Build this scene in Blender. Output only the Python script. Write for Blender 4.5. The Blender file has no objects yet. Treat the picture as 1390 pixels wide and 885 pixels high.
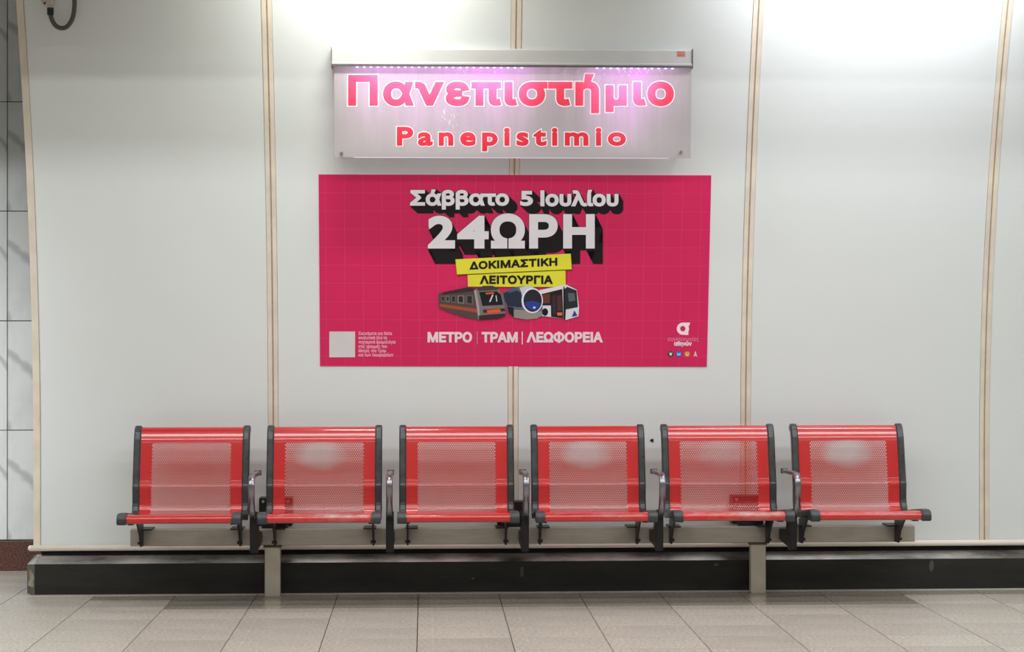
import bpy, bmesh, math, random
from mathutils import Vector, Matrix
from mathutils.geometry import interpolate_bezier, delaunay_2d_cdt
random.seed(7)
SC = bpy.context.scene
COL = bpy.context.collection

# ---------------------------------------------------------------- camera
F, YAW, PIT, ROLL, EYE = 2632.5, .0446, .0044, -.001, 1.357
RF = Vector((math.sin(YAW)*math.cos(PIT), math.cos(YAW)*math.cos(PIT), math.sin(PIT)))
R0 = Vector((math.cos(YAW), -math.sin(YAW), 0))
U0 = R0.cross(RF)
RR = R0*math.cos(ROLL) + U0*math.sin(ROLL)
UU = RR.cross(RF)
cd = bpy.data.cameras.new('camera'); cam = bpy.data.objects.new('camera', cd); COL.objects.link(cam)
cam.matrix_world = Matrix(((RR.x, UU.x, -RF.x, 0), (RR.y, UU.y, -RF.y, 0), (RR.z, UU.z, -RF.z, EYE), (0, 0, 0, 1)))
cd.sensor_width = 36; cd.lens = 36*F/1390; cd.clip_end = 200
SC.camera = cam
# ---------------------------------------------------------------- world, lamps, exposure
SC.view_settings.view_transform = 'Standard'; SC.view_settings.look = 'None'
SC.view_settings.gamma = 1; SC.view_settings.use_curve_mapping = False
SC.view_settings.exposure = 0.06
w = bpy.data.worlds.new('station_air'); SC.world = w; w.use_nodes = True
w.node_tree.nodes['Background'].inputs[0].default_value = (.97, 1, .98, 1)
w.node_tree.nodes['Background'].inputs[1].default_value = .28
def area(name, loc, sx, sy, power, aim, col=(1, 1, 1), spread=math.pi):
    l = bpy.data.lights.new(name, 'AREA'); l.shape = 'RECTANGLE'; l.size = sx; l.size_y = sy
    l.energy = power; l.color = col; l.spread = spread
    o = bpy.data.objects.new(name, l); COL.objects.link(o); o.location = loc
    o.rotation_euler = (Vector(aim)-Vector(loc)).to_track_quat('-Z', 'Y').to_euler()
    return o
# rows of fluorescent tubes under the platform ceiling, and wall-washing tubes in the slot above the panelling
TC = (.985, .995, 1)
area('tube_row_near', (.4, 7.75, 3.52), 11, .3, 98, (.4, 7.75, 0), TC)
area('tube_row_middle', (.4, 6.5, 3.52), 11, .3, 108, (.4, 6.7, 0), TC)
area('tube_row_far', (.4, 4.2, 3.52), 12, .2, 45, (.4, 4.6, 0), TC)
area('marble_fill_left', (-4.2, 6.6, 3.5), 1.2, .15, 19, (-3.6, 11.3, .8), TC, math.radians(44))  # added fill that brightens the marble wall; no lamp known there
area('tube_right', (2.35, 9.30, 3.42), 1.5, .10, 15, (2.35, 10.0, 2.75), (.93, .95, 1), math.radians(135))
area('tube_middle', (-.28, 9.25, 3.50), .75, .10, 11, (-.28, 10.0, 2.8), (1, 1, .94), math.radians(125))

# ---------------------------------------------------------------- where a line of sight meets a plane or the bowed wall
YW = 10.27
def wall_y(z): return YW - .075*max(0, z-.63)**2
def ray(px, py):
    return (RF*F + RR*(px-695) - UU*(py-442.5)).normalized()
def at(px, py, Y):
    d = ray(px, py); t = Y/d.y
    return Vector((d.x*t, Y, EYE+d.z*t))
def onwall(px, py, off=0):
    d = ray(px, py); t = YW/d.y
    for _ in range(12):
        z = EYE+d.z*t; t = (wall_y(z)-off)/d.y
    return Vector((d.x*t, d.y*t, EYE+d.z*t))

# ---------------------------------------------------------------- object helpers
def link(name, me, parent=None, loc=None):
    o = bpy.data.objects.new(name, me); COL.objects.link(o)
    if loc is not None: o.location = loc
    if parent: o.parent = parent; o.location = Vector(loc or (0, 0, 0)) - WL[parent.name]
    WL[o.name] = Vector(loc or (0, 0, 0))
    return o
WL = {}
def obj(name, bm, mat, parent=None, loc=(0, 0, 0), smooth=False):
    """bm holds coordinates relative to loc (loc is in world space)"""
    me = bpy.data.meshes.new(name)
    bmesh.ops.recalc_face_normals(bm, faces=bm.faces)
    bm.to_mesh(me); bm.free()
    for m in (mat if isinstance(mat, (list, tuple)) else [mat]): me.materials.append(m)
    if smooth: me.polygons.foreach_set('use_smooth', [True]*len(me.polygons))
    return link(name, me, parent, loc)
def tag(o, label=None, cat=None, group=None, kind=None):
    if label: o['label'] = label
    if cat: o['category'] = cat
    if group: o['group'] = group
    if kind: o['kind'] = kind
    return o
def box(bm, x0, x1, y0, y1, z0, z1, bev=0):
    n = len(bm.verts)
    r = bmesh.ops.create_cube(bm, size=1, matrix=Matrix.Translation(((x0+x1)/2, (y0+y1)/2, (z0+z1)/2)) @ Matrix.Diagonal((x1-x0, y1-y0, z1-z0, 1)))
    if bev:
        es = list({e for v in r['verts'] for e in v.link_edges})
        bmesh.ops.bevel(bm, geom=es, offset=bev, segments=2, affect='EDGES', profile=.5)
    return bm
def nb(*a, **k): return box(bmesh.new(), *a, **k)
def cyl(bm, p0, p1, r, seg=16, r2=None):
    p0, p1 = Vector(p0), Vector(p1); d = p1-p0
    M = Matrix.Translation((p0+p1)/2) @ d.to_track_quat('Z', 'Y').to_matrix().to_4x4()
    bmesh.ops.create_cone(bm, cap_ends=True, segments=seg, radius1=r, radius2=r if r2 is None else r2, depth=d.length, matrix=M)
    return bm
def sweep_yz(bm, path, x0, x1, t, inside=True):
    """closed band following a (y,z) path, thickness t to the left of travel, from x0 to x1"""
    n = len(path); off = []
    for i in range(n):
        a = Vector(path[max(0, i-1)]); b = Vector(path[min(n-1, i+1)]); d = (b-a).normalized()
        off.append(Vector(path[i]) + Vector((-d.y, d.x))*t)
    vs = []
    for i in range(n):
        p, q = path[i], off[i]
        vs.append([bm.verts.new((x0, p[0], p[1])), bm.verts.new((x1, p[0], p[1])), bm.verts.new((x1, q[0], q[1])), bm.verts.new((x0, q[0], q[1]))])
    for i in range(n-1):
        for k in range(4):
            bm.faces.new((vs[i][k], vs[i][(k+1) % 4], vs[i+1][(k+1) % 4], vs[i+1][k]))
    bm.faces.new(vs[0]); bm.faces.new(vs[-1][::-1])
    return bm
def tube(bm, pts, r, seg=10):
    rings = []
    for i, p in enumerate(pts):
        a = Vector(pts[max(0, i-1)]); b = Vector(pts[min(len(pts)-1, i+1)]); d = (b-a).normalized()
        u = d.cross(Vector((0, 1, .01))).normalized(); v = d.cross(u)
        rings.append([bm.verts.new(Vector(p) + u*r*math.cos(2*math.pi*k/seg) + v*r*math.sin(2*math.pi*k/seg)) for k in range(seg)])
    for i in range(len(rings)-1):
        for k in range(seg): bm.faces.new((rings[i][k], rings[i][(k+1) % seg], rings[i+1][(k+1) % seg], rings[i+1][k]))
    bm.faces.new(rings[0]); bm.faces.new(rings[-1][::-1])
    return bm
def smooth_path(pts, n=6):
    out = []
    P = [pts[0]] + list(pts) + [pts[-1]]
    for i in range(1, len(P)-2):
        p0, p1, p2, p3 = [Vector(q) for q in P[i-1:i+3]]
        for k in range(n):
            t = k/n
            out.append(.5*((2*p1)+(p2-p0)*t+(2*p0-5*p1+4*p2-p3)*t*t+(3*p1-p0-3*p2+p3)*t**3))
    out.append(Vector(pts[-1])); return out

# ---------------------------------------------------------------- materials
def s2l(c): return tuple(((v/255)/12.92 if v/255 <= .04045 else ((v/255+.055)/1.055)**2.4) for v in c)
class NT:
    def __init__(s, name):
        s.m = bpy.data.materials.new(name); s.m.use_nodes = True; s.t = s.m.node_tree; s.n = s.t.nodes
        s.b = s.n['Principled BSDF']; s.out = s.n['Material Output']
    def add(s, typ, **kw):
        n = s.n.new(typ)
        for k, v in kw.items(): setattr(n, k, v)
        return n
    def l(s, a, b): s.t.links.new(a, b)
    def noise(s, scale, detail=3, rough=.5, vec=None, mul=None):
        n = s.add('ShaderNodeTexNoise'); n.inputs['Scale'].default_value = scale; n.inputs['Detail'].default_value = detail; n.inputs['Roughness'].default_value = rough
        if vec is None: vec = s.coord()
        if mul:
            mp = s.add('ShaderNodeMapping'); mp.inputs['Scale'].default_value = mul; s.l(vec, mp.inputs[0]); vec = mp.outputs[0]
        s.l(vec, n.inputs['Vector']); return n.outputs['Fac']
    def coord(s, what='Object'):
        if not hasattr(s, 'tc'): s.tc = s.add('ShaderNodeTexCoord')
        return s.tc.outputs[what]
    def ramp(s, fac, stops):
        r = s.add('ShaderNodeValToRGB'); s.l(fac, r.inputs[0]); e = r.color_ramp.elements
        while len(e) > 1: e.remove(e[-1])
        e[0].position = stops[0][0]; e[0].color = (*stops[0][1], 1) if len(stops[0][1]) == 3 else stops[0][1]
        for p, c in stops[1:]:
            q = e.new(p); q.color = (*c, 1)
        return r.outputs[0]
    def mix(s, fac, a, b, blend='MIX'):
        m = s.add('ShaderNodeMix', data_type='RGBA', blend_type=blend)
        for inp, v in ((m.inputs[0], fac), (m.inputs[6], a), (m.inputs[7], b)):
            if isinstance(v, bpy.types.NodeSocket): s.l(v, inp)
            elif isinstance(v, (int, float)): inp.default_value = v
            else: inp.default_value = (*v, 1)
        return m.outputs[2]
    def math(s, op, a, b=0):
        m = s.add('ShaderNodeMath', operation=op)
        for i, v in enumerate((a, b)):
            if isinstance(v, bpy.types.NodeSocket): s.l(v, m.inputs[i])
            else: m.inputs[i].default_value = v
        return m.outputs[0]
    def mrange(s, v, a, b, c=0., d=1.):
        m = s.add('ShaderNodeMapRange'); s.l(v, m.inputs[0])
        for i, q in enumerate((a, b, c, d)): m.inputs[i+1].default_value = q
        return m.outputs[0]
    def bump(s, fac, strength, dist=.002):
        b = s.add('ShaderNodeBump'); b.inputs['Strength'].default_value = strength; b.inputs['Distance'].default_value = dist
        s.l(fac, b.inputs['Height']); s.l(b.outputs[0], s.b.inputs['Normal'])
    def set(s, rough=None, metal=None, col=None, spec=None):
        for k, v in (('Roughness', rough), ('Metallic', metal), ('Base Color', col), ('Specular IOR Level', spec)):
            if v is None: continue
            i = s.b.inputs[k]
            if isinstance(v, bpy.types.NodeSocket): s.l(v, i)
            elif isinstance(v, tuple): i.default_value = (*v, 1)
            else: i.default_value = v
        return s
def plain(name, rgb, rough=.5, metal=0, var=.12, scale=30, spec=None):
    t = NT(name); c = s2l(rgb)
    n = t.noise(scale, 4)
    t.set(rough, metal, t.ramp(n, [(.3, tuple(v*(1-var) for v in c)), (.7, tuple(min(1, v*(1+var)) for v in c))]), spec)
    return t.m

t = NT('white_panel_enamel')
n1 = t.noise(1.3, 3); n2 = t.noise(60, 2)
c = t.mix(n1, s2l((221, 226, 224)), s2l((228, 233, 232)))
t.set(.42, 0, c); t.bump(n2, .03, .001); M_panel = t.m
M_cream = plain('cream_rubber_edging', (224, 214, 197), .5, var=.1, scale=8)
M_rail = plain('cream_enamelled_rail', (250, 240, 226), .35, var=.05, scale=6)
M_dark = plain('shadow_gap_backing', (40, 38, 36), .9)
M_black = plain('black_enamelled_steel', (28, 29, 31), .4, .2)
M_pink_edge = plain('brown_gap_seal', (172, 150, 126), .8)

t = NT('speckled_terrazzo_tile')
g = t.coord('Object'); a = t.noise(60, 5, .8, g); b = t.noise(110, 3, .7, g); d = t.noise(3.0, 3, .5, g); e = t.noise(.9, 2, .5, g)
c = t.ramp(a, [(.34, s2l((120, 115, 105))), (.45, s2l((194, 187, 176))), (.55, s2l((220, 213, 202))), (.66, s2l((250, 245, 236)))])
c = t.mix(t.mrange(b, .35, .7, 0, .55), c, s2l((186, 172, 158)))
oi = t.add('ShaderNodeObjectInfo')
c = t.mix(t.math('MULTIPLY', oi.outputs['Random'], .35), c, s2l((160, 154, 148)))
c = t.mix(t.mrange(d, .4, .75, 0, .25), c, s2l((206, 196, 184)))
t.set(t.mrange(d, .3, .7, .30, .42), 0, c, .45); M_floor = t.m
t = NT('polished_shaded_terrazzo_tile')
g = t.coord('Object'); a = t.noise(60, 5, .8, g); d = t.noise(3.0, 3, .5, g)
c = t.ramp(a, [(.3, s2l((124, 118, 106))), (.45, s2l((170, 164, 150))), (.6, s2l((190, 184, 170))), (.72, s2l((214, 208, 196)))])  # darker stops put the bench shade into the polished tile colour
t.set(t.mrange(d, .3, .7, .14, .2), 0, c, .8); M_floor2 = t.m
M_grout = plain('dark_tile_grout', (52, 49, 46), .9)
M_mgrout = plain('grey_marble_joint', (104, 106, 98), .9)
M_bead = plain('pale_sealant_bead', (196, 192, 186), .5)
t = NT('grey_white_marble')
n = t.noise(2.2, 8, .62, t.coord(), (1, 1, .5)); wv = t.add('ShaderNodeTexWave'); wv.inputs['Scale'].default_value = 1.1; wv.inputs['Distortion'].default_value = 9; wv.inputs['Detail'].default_value = 5
mp = t.add('ShaderNodeMapping'); mp.inputs['Rotation'].default_value = (.4, .7, .2); t.l(t.coord(), mp.inputs[0]); t.l(mp.outputs[0], wv.inputs[0])
c = t.ramp(n, [(.3, s2l((196, 202, 202))), (.5, s2l((222, 226, 225))), (.7, s2l((232, 234, 232)))])
c = t.mix(t.mrange(wv.outputs['Fac'], .0, .12, .45, 0), c, s2l((128, 130, 132)))
t.set(.25, 0, c); M_marble = t.m
t = NT('red_brown_granite')
n = t.noise(120, 3, .7)
t.set(.3, 0, t.ramp(n, [(.35, s2l((34, 22, 20))), (.5, s2l((86, 52, 44))), (.68, s2l((134, 92, 78)))])); M_granite = t.m
t = NT('dull_dark_steel_plinth')
n = t.noise(2.5, 5, .6, t.coord(), (1, 1, 5)); n2 = t.noise(9, 3, .6, t.coord(), (1, 1, 3))
sc_ = t.mrange(t.noise(9, 2, .4, t.coord(), (1, 1, .6)), .75, .78, 0, .45)
c = t.ramp(n, [(.3, s2l((34, 33, 30))), (.7, s2l((50, 48, 43)))])
c = t.mix(sc_, c, s2l((150, 148, 142)))
t.set(t.mrange(n2, .3, .7, .34, .55), .1, c, .4); t.bump(n2, .05, .002); M_plinth = t.m
t = NT('pale_bevel_steel')
n = t.noise(3, 4, .6, t.coord(), (1, 1, 4))
t.set(.32, .8, t.ramp(n, [(.35, s2l((120, 118, 116))), (.65, s2l((205, 203, 200)))])); M_bevel = t.m  # sloped plinth top in a paler steel than the front face
M_worn = plain('scuffed_grey_steel', (104, 103, 95), .5, .2, .2, 14)
M_bare = plain('bare_chipped_corner', (168, 160, 140), .5, .2, .3, 40)
t = NT('brushed_beam_steel')
n = t.noise(14, 4, .6, t.coord(), (.4, 1, 3)); n3 = t.noise(4, 3)
c = t.ramp(n, [(.3, s2l((160, 154, 142))), (.7, s2l((176, 170, 157)))])
c = t.mix(t.mrange(n3, .55, .8, 0, .4), c, s2l((122, 110, 90)))
t.set(.42, .2, c); M_beam = t.m
M_leg = plain('dull_beige_leg_steel', (196, 190, 174), .45, .2, .06, 12)
M_rust = plain('rusty_collar', (92, 76, 54), .8, .2, .4, 90)
t = NT('grey_moulded_frame'); n = t.noise(20, 3)
t.set(t.mrange(n, .3, .7, .26, .4), .35, t.ramp(n, [(.3, s2l((56, 58, 60))), (.7, s2l((76, 79, 81)))]), .6); M_frame = t.m
M_chrome = plain('polished_aluminium', (150, 150, 156), .28, 1, .08, 14)
M_bolt = plain('zinc_bolt', (196, 190, 180), .35, .8)
def red_mat(name, patch=0, px=0, pz=.77, lip=0):
    """red enamel; patch = strength of rubbed spot on the backrest, lip = rubbed strength along the front edge"""
    t = NT(name); g = t.coord(); n = t.noise(7, 4, .6); nf = t.noise(45, 3, .6)
    c = t.ramp(n, [(.3, s2l((196, 30, 30))), (.7, s2l((204, 36, 34)))])
    sep = t.add('ShaderNodeSeparateXYZ'); t.l(g, sep.inputs[0])
    dx = t.math('DIVIDE', t.math('SUBTRACT', sep.outputs[0], px), .13); dz = t.math('DIVIDE', t.math('SUBTRACT', sep.outputs[2], pz), .085)
    r2 = t.math('ADD', t.math('MULTIPLY', dx, dx), t.math('MULTIPLY', dz, dz))
    m = t.math('ADD', t.math('SUBTRACT', 1, r2), t.math('MULTIPLY', t.math('SUBTRACT', n, .5), 2.2))
    m = t.math('MULTIPLY', t.mrange(m, -.2, 1.1, 0, patch), t.mrange(sep.outputs[2], .800, .806, 1, 0))
    c = t.mix(m, c, s2l((200, 198, 198)))
    if lip:
        nl = t.noise(5, 4, .6, g, (1, 1, 2))
        lo = t.math('MULTIPLY', t.mrange(sep.outputs[2], .455, .476, .25, 1), t.mrange(sep.outputs[1], -.12, -.2, 0, 1))
        lm = t.math('MULTIPLY', t.mrange(nl, .45, .58, 0, lip), lo)
        c = t.mix(lm, c, s2l((186, 168, 160)))
    t.set(.3, 0, c, .4); t.b.inputs['Coat Weight'].default_value = 1; t.b.inputs['Coat Roughness'].default_value = .06; return t.m

# ---------------------------------------------------------------- lettering: emboldened built-in font as flat shapes
CAPH = None
def glyphs(s, res=4, sp=1.0):
    """outline of the string filled by the non-zero winding rule"""
    cu = bpy.data.curves.new('lettering', 'FONT'); cu.body = s; cu.space_character = sp
    o = bpy.data.objects.new('lettering', cu); COL.objects.link(o)
    dg = bpy.context.evaluated_depsgraph_get(); dg.update()
    c2 = o.evaluated_get(dg).to_curve(dg)
    loops = []
    for sl in c2.splines:
        pts = []; bp = sl.bezier_points; n = len(bp)
        for i in range(n):
            p, q = bp[i], bp[(i+1) % n]
            straight = (p.handle_right-p.co).cross(q.co-p.co).length < 1e-5 and (q.handle_left-q.co).cross(q.co-p.co).length < 1e-5
            seg = interpolate_bezier(p.co, p.handle_right, q.handle_left, q.co, 2 if straight else res+2)[:-1]
            pts += [(v.x, v.y) for v in seg]
        cl = []
        for v in pts:
            if not cl or math.hypot(v[0]-cl[-1][0], v[1]-cl[-1][1]) > 1e-4: cl.append(v)
        if math.hypot(cl[0][0]-cl[-1][0], cl[0][1]-cl[-1][1]) < 1e-4: cl.pop()
        if len(cl) > 2: loops.append(cl)
    o.evaluated_get(dg).to_curve_clear(); bpy.data.objects.remove(o); bpy.data.curves.remove(cu)
    bb = [(min(v[0] for v in l), max(v[0] for v in l)) for l in loops]
    order = sorted(range(len(loops)), key=lambda i: bb[i][0]); groups = []
    for i in order:
        if groups and bb[i][0] < groups[-1][1]: groups[-1][0].append(i); groups[-1][1] = max(groups[-1][1], bb[i][1])
        else: groups.append([[i], bb[i][1]])
    V = []; Fs = []
    for ids, _ in groups:
        vs = []; es = []
        for i in ids:
            b = len(vs); l = loops[i]; vs += [Vector(v) for v in l]; es += [(b+k, b+(k+1) % len(l)) for k in range(len(l))]
        r = delaunay_2d_cdt(vs, es, [], 0, 1e-5)
        b = len(V); V += [(v.x, v.y) for v in r[0]]
        for f in r[2]:
            cx = sum(r[0][k].x for k in f)/len(f); cy = sum(r[0][k].y for k in f)/len(f); wn = 0
            for i in ids:
                l = loops[i]
                for k in range(len(l)):
                    (xa, ya), (xb, yb) = l[k], l[(k+1) % len(l)]
                    if (ya > cy) != (yb > cy) and xa+(cy-ya)*(xb-xa)/(yb-ya) > cx: wn += 1 if yb > ya else -1
            if wn: Fs.append(tuple(b+k for k in f))
    return V, Fs
def capheight():
    global CAPH
    if CAPH is None: CAPH = max(v[1] for v in glyphs('H')[0])
    return CAPH
def lettering(s, x0, x1, ytop, ybase, r=0, res=4, sp=1.0, rot=0):
    """polygons (photo-scale units, y down) of the string thickened by r on each side, and its outline segments"""
    V, Fs = glyphs(s, res, sp); ch = capheight()
    xa = min(v[0] for v in V); xb = max(v[0] for v in V)
    sx = (x1-x0-2*r)/(xb-xa); sy = (ybase-ytop-2*r)/ch
    P = []
    for v in V:
        x, y = x0+r+(v[0]-xa)*sx, ybase-r-v[1]*sy
        y += (x-x0)*math.tan(rot); P.append((x, y))
    polys = [[P[i] for i in f] for f in Fs]
    # weld by position to find the outline
    key = {}; idx = []
    for p in P: idx.append(key.setdefault((round(p[0], 3), round(p[1], 3)), len(key)))
    pos = {v: k for k, v in key.items()}
    cnt = {}
    for f in Fs:
        for a, b in zip(f, f[1:]+f[:1]):
            a, b = idx[a], idx[b]
            if a == b: continue
            k = (min(a, b), max(a, b)); cnt[k] = cnt.get(k, 0)+1
    segs = [(pos[a], pos[b]) for (a, b), c in cnt.items() if c == 1]
    return polys, segs
def thicken(segs, r):
    out = []; nb_ = {}
    for a, b in segs:
        dx, dy = b[0]-a[0], b[1]-a[1]; L = math.hypot(dx, dy)
        if L < 1e-6: continue
        nx, ny = -dy/L*r, dx/L*r
        out.append([(a[0]+nx, a[1]+ny), (b[0]+nx, b[1]+ny), (b[0]-nx, b[1]-ny), (a[0]-nx, a[1]-ny)])
        nb_.setdefault(a, []).append((dx/L, dy/L)); nb_.setdefault(b, []).append((-dx/L, -dy/L))
    for p, ds in nb_.items():
        if len(ds) != 2: continue
        d1, d2 = ds; cosv = d1[0]*d2[0]+d1[1]*d2[1]
        if cosv < -.999: continue
        bx, by = -(d1[0]+d2[0]), -(d1[1]+d2[1]); bl = math.hypot(bx, by)
        if bl < 1e-6: continue
        bx, by = bx/bl, by/bl; sin_h = math.sqrt(max(1e-6, (1-cosv)/2)); m = min(r/sin_h, 1.9*r)
        def side(d):
            n = (-d[1], d[0]); sgn = 1 if n[0]*bx+n[1]*by > 0 else -1
            return (p[0]+n[0]*r*sgn, p[1]+n[1]*r*sgn)
        out.append([p, side(d1), (p[0]+bx*m, p[1]+by*m), side(d2)])
    return out
def inside(polys_bb, x, y):
    for p, x0, x1, y0, y1 in polys_bb:
        if x0 <= x <= x1 and y0 <= y <= y1:
            for i in range(len(p)):
                (xa, ya), (xb, yb) = p[i-1], p[i]
                if (xb-xa)*(y-ya)-(yb-ya)*(x-xa) < -1e-7: break
            else: return True
    return False
def union(polys):
    """non-overlapping triangles covering all the convex polygons, letter by letter, and their outline"""
    P = []
    for p in polys:
        ar = sum(p[i][0]*p[(i+1) % len(p)][1]-p[(i+1) % len(p)][0]*p[i][1] for i in range(len(p)))
        if abs(ar) < 1e-5: continue
        q = p if ar > 0 else p[::-1]
        P.append((q, min(v[0] for v in q), max(v[0] for v in q), min(v[1] for v in q), max(v[1] for v in q)))
    P.sort(key=lambda t: t[1]); groups = []
    for t in P:
        if groups and t[1] < groups[-1][1]: groups[-1][0].append(t); groups[-1][1] = max(groups[-1][1], t[2])
        else: groups.append([[t], t[2]])
    out = []; segs = []
    for g, _ in groups:
        vs = []; es = set(); key = {}
        for t in g:
            ids = []
            for v in t[0]:
                k = (round(v[0], 3), round(v[1], 3))
                if k not in key: key[k] = len(vs); vs.append(Vector(k))
                ids.append(key[k])
            for x, y in zip(ids, ids[1:]+ids[:1]):
                if x != y: es.add((min(x, y), max(x, y)))
        r = delaunay_2d_cdt(vs, sorted(es), [], 0, 1e-4, False)
        V = [(v.x, v.y) for v in r[0]]; cnt = {}
        for f in r[2]:
            x = sum(V[i][0] for i in f)/len(f); y = sum(V[i][1] for i in f)/len(f)
            if not inside(g, x, y): continue
            out.append([V[i] for i in f])
            for a, b in zip(f, f[1:]+f[:1]): k = (min(a, b), max(a, b)); cnt[k] = cnt.get(k, 0)+1
        segs += [(V[x], V[y]) for (x, y), c in cnt.items() if c == 1]
    return out, segs
def cast(polys, segs, vx, vy):
    """flat block-shadow of a shape swept along (vx,vy)"""
    out = list(polys)+[shift(p, vx, vy) for p in polys]
    for a, b in segs:
        if abs((b[0]-a[0])*vy-(b[1]-a[1])*vx) > 1e-4: out.append([a, b, (b[0]+vx, b[1]+vy), (a[0]+vx, a[1]+vy)])
    return out
def shift(p, dx, dy): return [(x+dx, y+dy) for x, y in p]
def bold(polys, segs, r): return union(polys+thicken(segs, r))[0]
def ell(cx, cy, rx, ry, n=28, a0=0, a1=2*math.pi):
    return [(cx+rx*math.cos(a0+(a1-a0)*k/n), cy+ry*math.sin(a0+(a1-a0)*k/n)) for k in range(n)]
MATS = {}
def ink(rgb, rough=.55):
    if rgb not in MATS:
        MATS[rgb] = plain('printed_ink_%d_%d_%d' % rgb, rgb, rough, 0, .04, 5, .3)
    return MATS[rgb]
def bands(p, h=11.):
    """cut a convex polygon into level bands so that it follows the bow of the wall"""
    lo = min(q[1] for q in p); hi = max(q[1] for q in p)
    if hi-lo <= h or len(p) > 4: return [p]
    out = []; k = math.floor(lo/h)*h
    def clip(q, y, keep_below):
        r = []
        for i in range(len(q)):
            a, b = q[i], q[(i+1) % len(q)]; ia = (a[1] >= y) == keep_below; ib = (b[1] >= y) == keep_below
            if ia: r.append(a)
            if ia != ib: t_ = (y-a[1])/(b[1]-a[1]); r.append((a[0]+(b[0]-a[0])*t_, y))
        return r
    while k < hi:
        q = clip(clip(p, k, True), k+h, False) if k > lo else clip(p, k+h, False)
        if len(q) > 2: out.append(q)
        k += h
    return out
def printed(name, items, parent, place, label=None, mats=None):
    """items: (list of polygons, colour or material, layer height); place(x, y, layer) -> world point"""
    me = bpy.data.meshes.new(name); vs = []; fs = []; mi = []; ms = []
    org = WL[parent.name]
    for polys, colr, lay in items:
        m = colr if isinstance(colr, bpy.types.Material) else ink(colr)
        if m not in ms: ms.append(m)
        k = ms.index(m)
        for p in [q for pp in polys for q in bands(pp)]:
            b = len(vs); ar = sum(p[i][0]*p[(i+1) % len(p)][1]-p[(i+1) % len(p)][0]*p[i][1] for i in range(len(p)))
            if abs(ar) < 1e-7: continue
            if ar < 0: p = p[::-1]
            vs += [place(x, y, lay)-org for x, y in p]; fs.append(tuple(range(b, b+len(p)))[::-1]); mi.append(k)
    me.from_pydata([tuple(v) for v in vs], [], fs)
    for m in ms: me.materials.append(m)
    me.polygons.foreach_set('material_index', mi); me.update()
    o = link(name, me, parent, tuple(org))
    if label: o['label'] = label
    return o

# ================================================================ STRUCTURE
# floor: terrazzo tiles in courses of 0.42 x 0.33 m on a dark bed
TW, TD, PH = .42, .329, -.038
YJ = 9.055                                        # the joint nearest the plinth... course lines step from here
fl = tag(obj('floor', nb(-9, 10, -3, 11.5, -.15, -.012), M_grout), kind='structure')
tile_me = {}
def tile_mesh(sx, sy, mat, key):
    if key not in tile_me:
        bm = nb(-sx/2+.002, sx/2-.002, -sy/2+.0011, sy/2-.0011, -.012, 0)
        me = bpy.data.meshes.new('floor_tile'); bm.to_mesh(me); bm.free(); me.materials.append(mat); tile_me[key] = me
    return tile_me[key]
def tile_obj(cx, cy, me):
    o = bpy.data.objects.new('floor_tile', me); COL.objects.link(o); o.parent = fl; o.location = (cx, cy, 0)
YP = at(620, 825.5, 9.8)                          # joint seen at the foot of the polished course
def floor_y(px, py):
    d = ray(px, py); t_ = -EYE/d.z; return d.y*t_
y1 = floor_y(620, 824.5); YS = floor_y(620, 811.5)
ys = [y1-k*TD for k in range(0, 9)]               # courses towards the camera
cols = range(-7, 10)
for k in cols:
    cx = PH+TW*(k+.5)
    for j in range(8): tile_obj(cx, (ys[j]+ys[j+1])/2, tile_mesh(TW, TD, M_floor, 'honed'))
    if -3 <= k <= 5: tile_obj(cx, (y1+YS)/2, tile_mesh(TW, YS-y1, M_floor2, 'polished'))  # darker tiles only under the bench, its shade painted in
    else: tile_obj(cx, (y1+YS)/2, tile_mesh(TW, YS-y1, M_floor, 'near_wall'))
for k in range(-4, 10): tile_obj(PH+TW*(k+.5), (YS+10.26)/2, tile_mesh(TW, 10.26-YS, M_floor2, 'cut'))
for k in (-7, -6, -5):                            # the floor runs on to the marble wall at the left
    for j in range(5):
        ya = YS+j*.30
        tile_obj(PH+TW*(k+.5), ya+.15, tile_mesh(TW, .30, M_floor, 'behind'))
# the rest of the platform floor, out of the frame
bm = bmesh.new()
for k in range(-16, 20):
    for j in range(30):
        ya = ys[8]-(j+1)*TD
        if ya < -2: break
        box(bm, PH+TW*k+.0013, PH+TW*(k+1)-.0013, ya, ya+TD-.002, -.012, 0)
for k in list(range(-16, -7))+list(range(10, 20)):
    for j in range(-1, 8):
        ya = ys[j+1] if j >= 0 else y1
        box(bm, PH+TW*k+.0013, PH+TW*(k+1)-.0013, ya, ya+(TD if j >= 0 else YS-y1)-.002, -.012, 0)
for k in range(-16, -7):
    for j in range(5): box(bm, PH+TW*k+.0013, PH+TW*(k+1)-.0013, YS+j*.30, YS+(j+1)*.30-.002, -.012, 0)
far = obj('floor_tile', bm, M_floor, fl); far['kind'] = 'stuff'

# ceiling with an unseen downstand beam, placed to shade the upper wall, in front of the wall-washing slot (above the frame)
M_ceil = plain('painted_ceiling', (205, 204, 200), .8)
tag(obj('ceiling', nb(-9, 10, -3, 11.6, 3.62, 3.75), M_ceil), kind='structure')
tag(obj('trim_4', nb(-9, 10, 8.80, 8.90, 2.955, 3.62), M_ceil), kind='structure')
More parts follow.
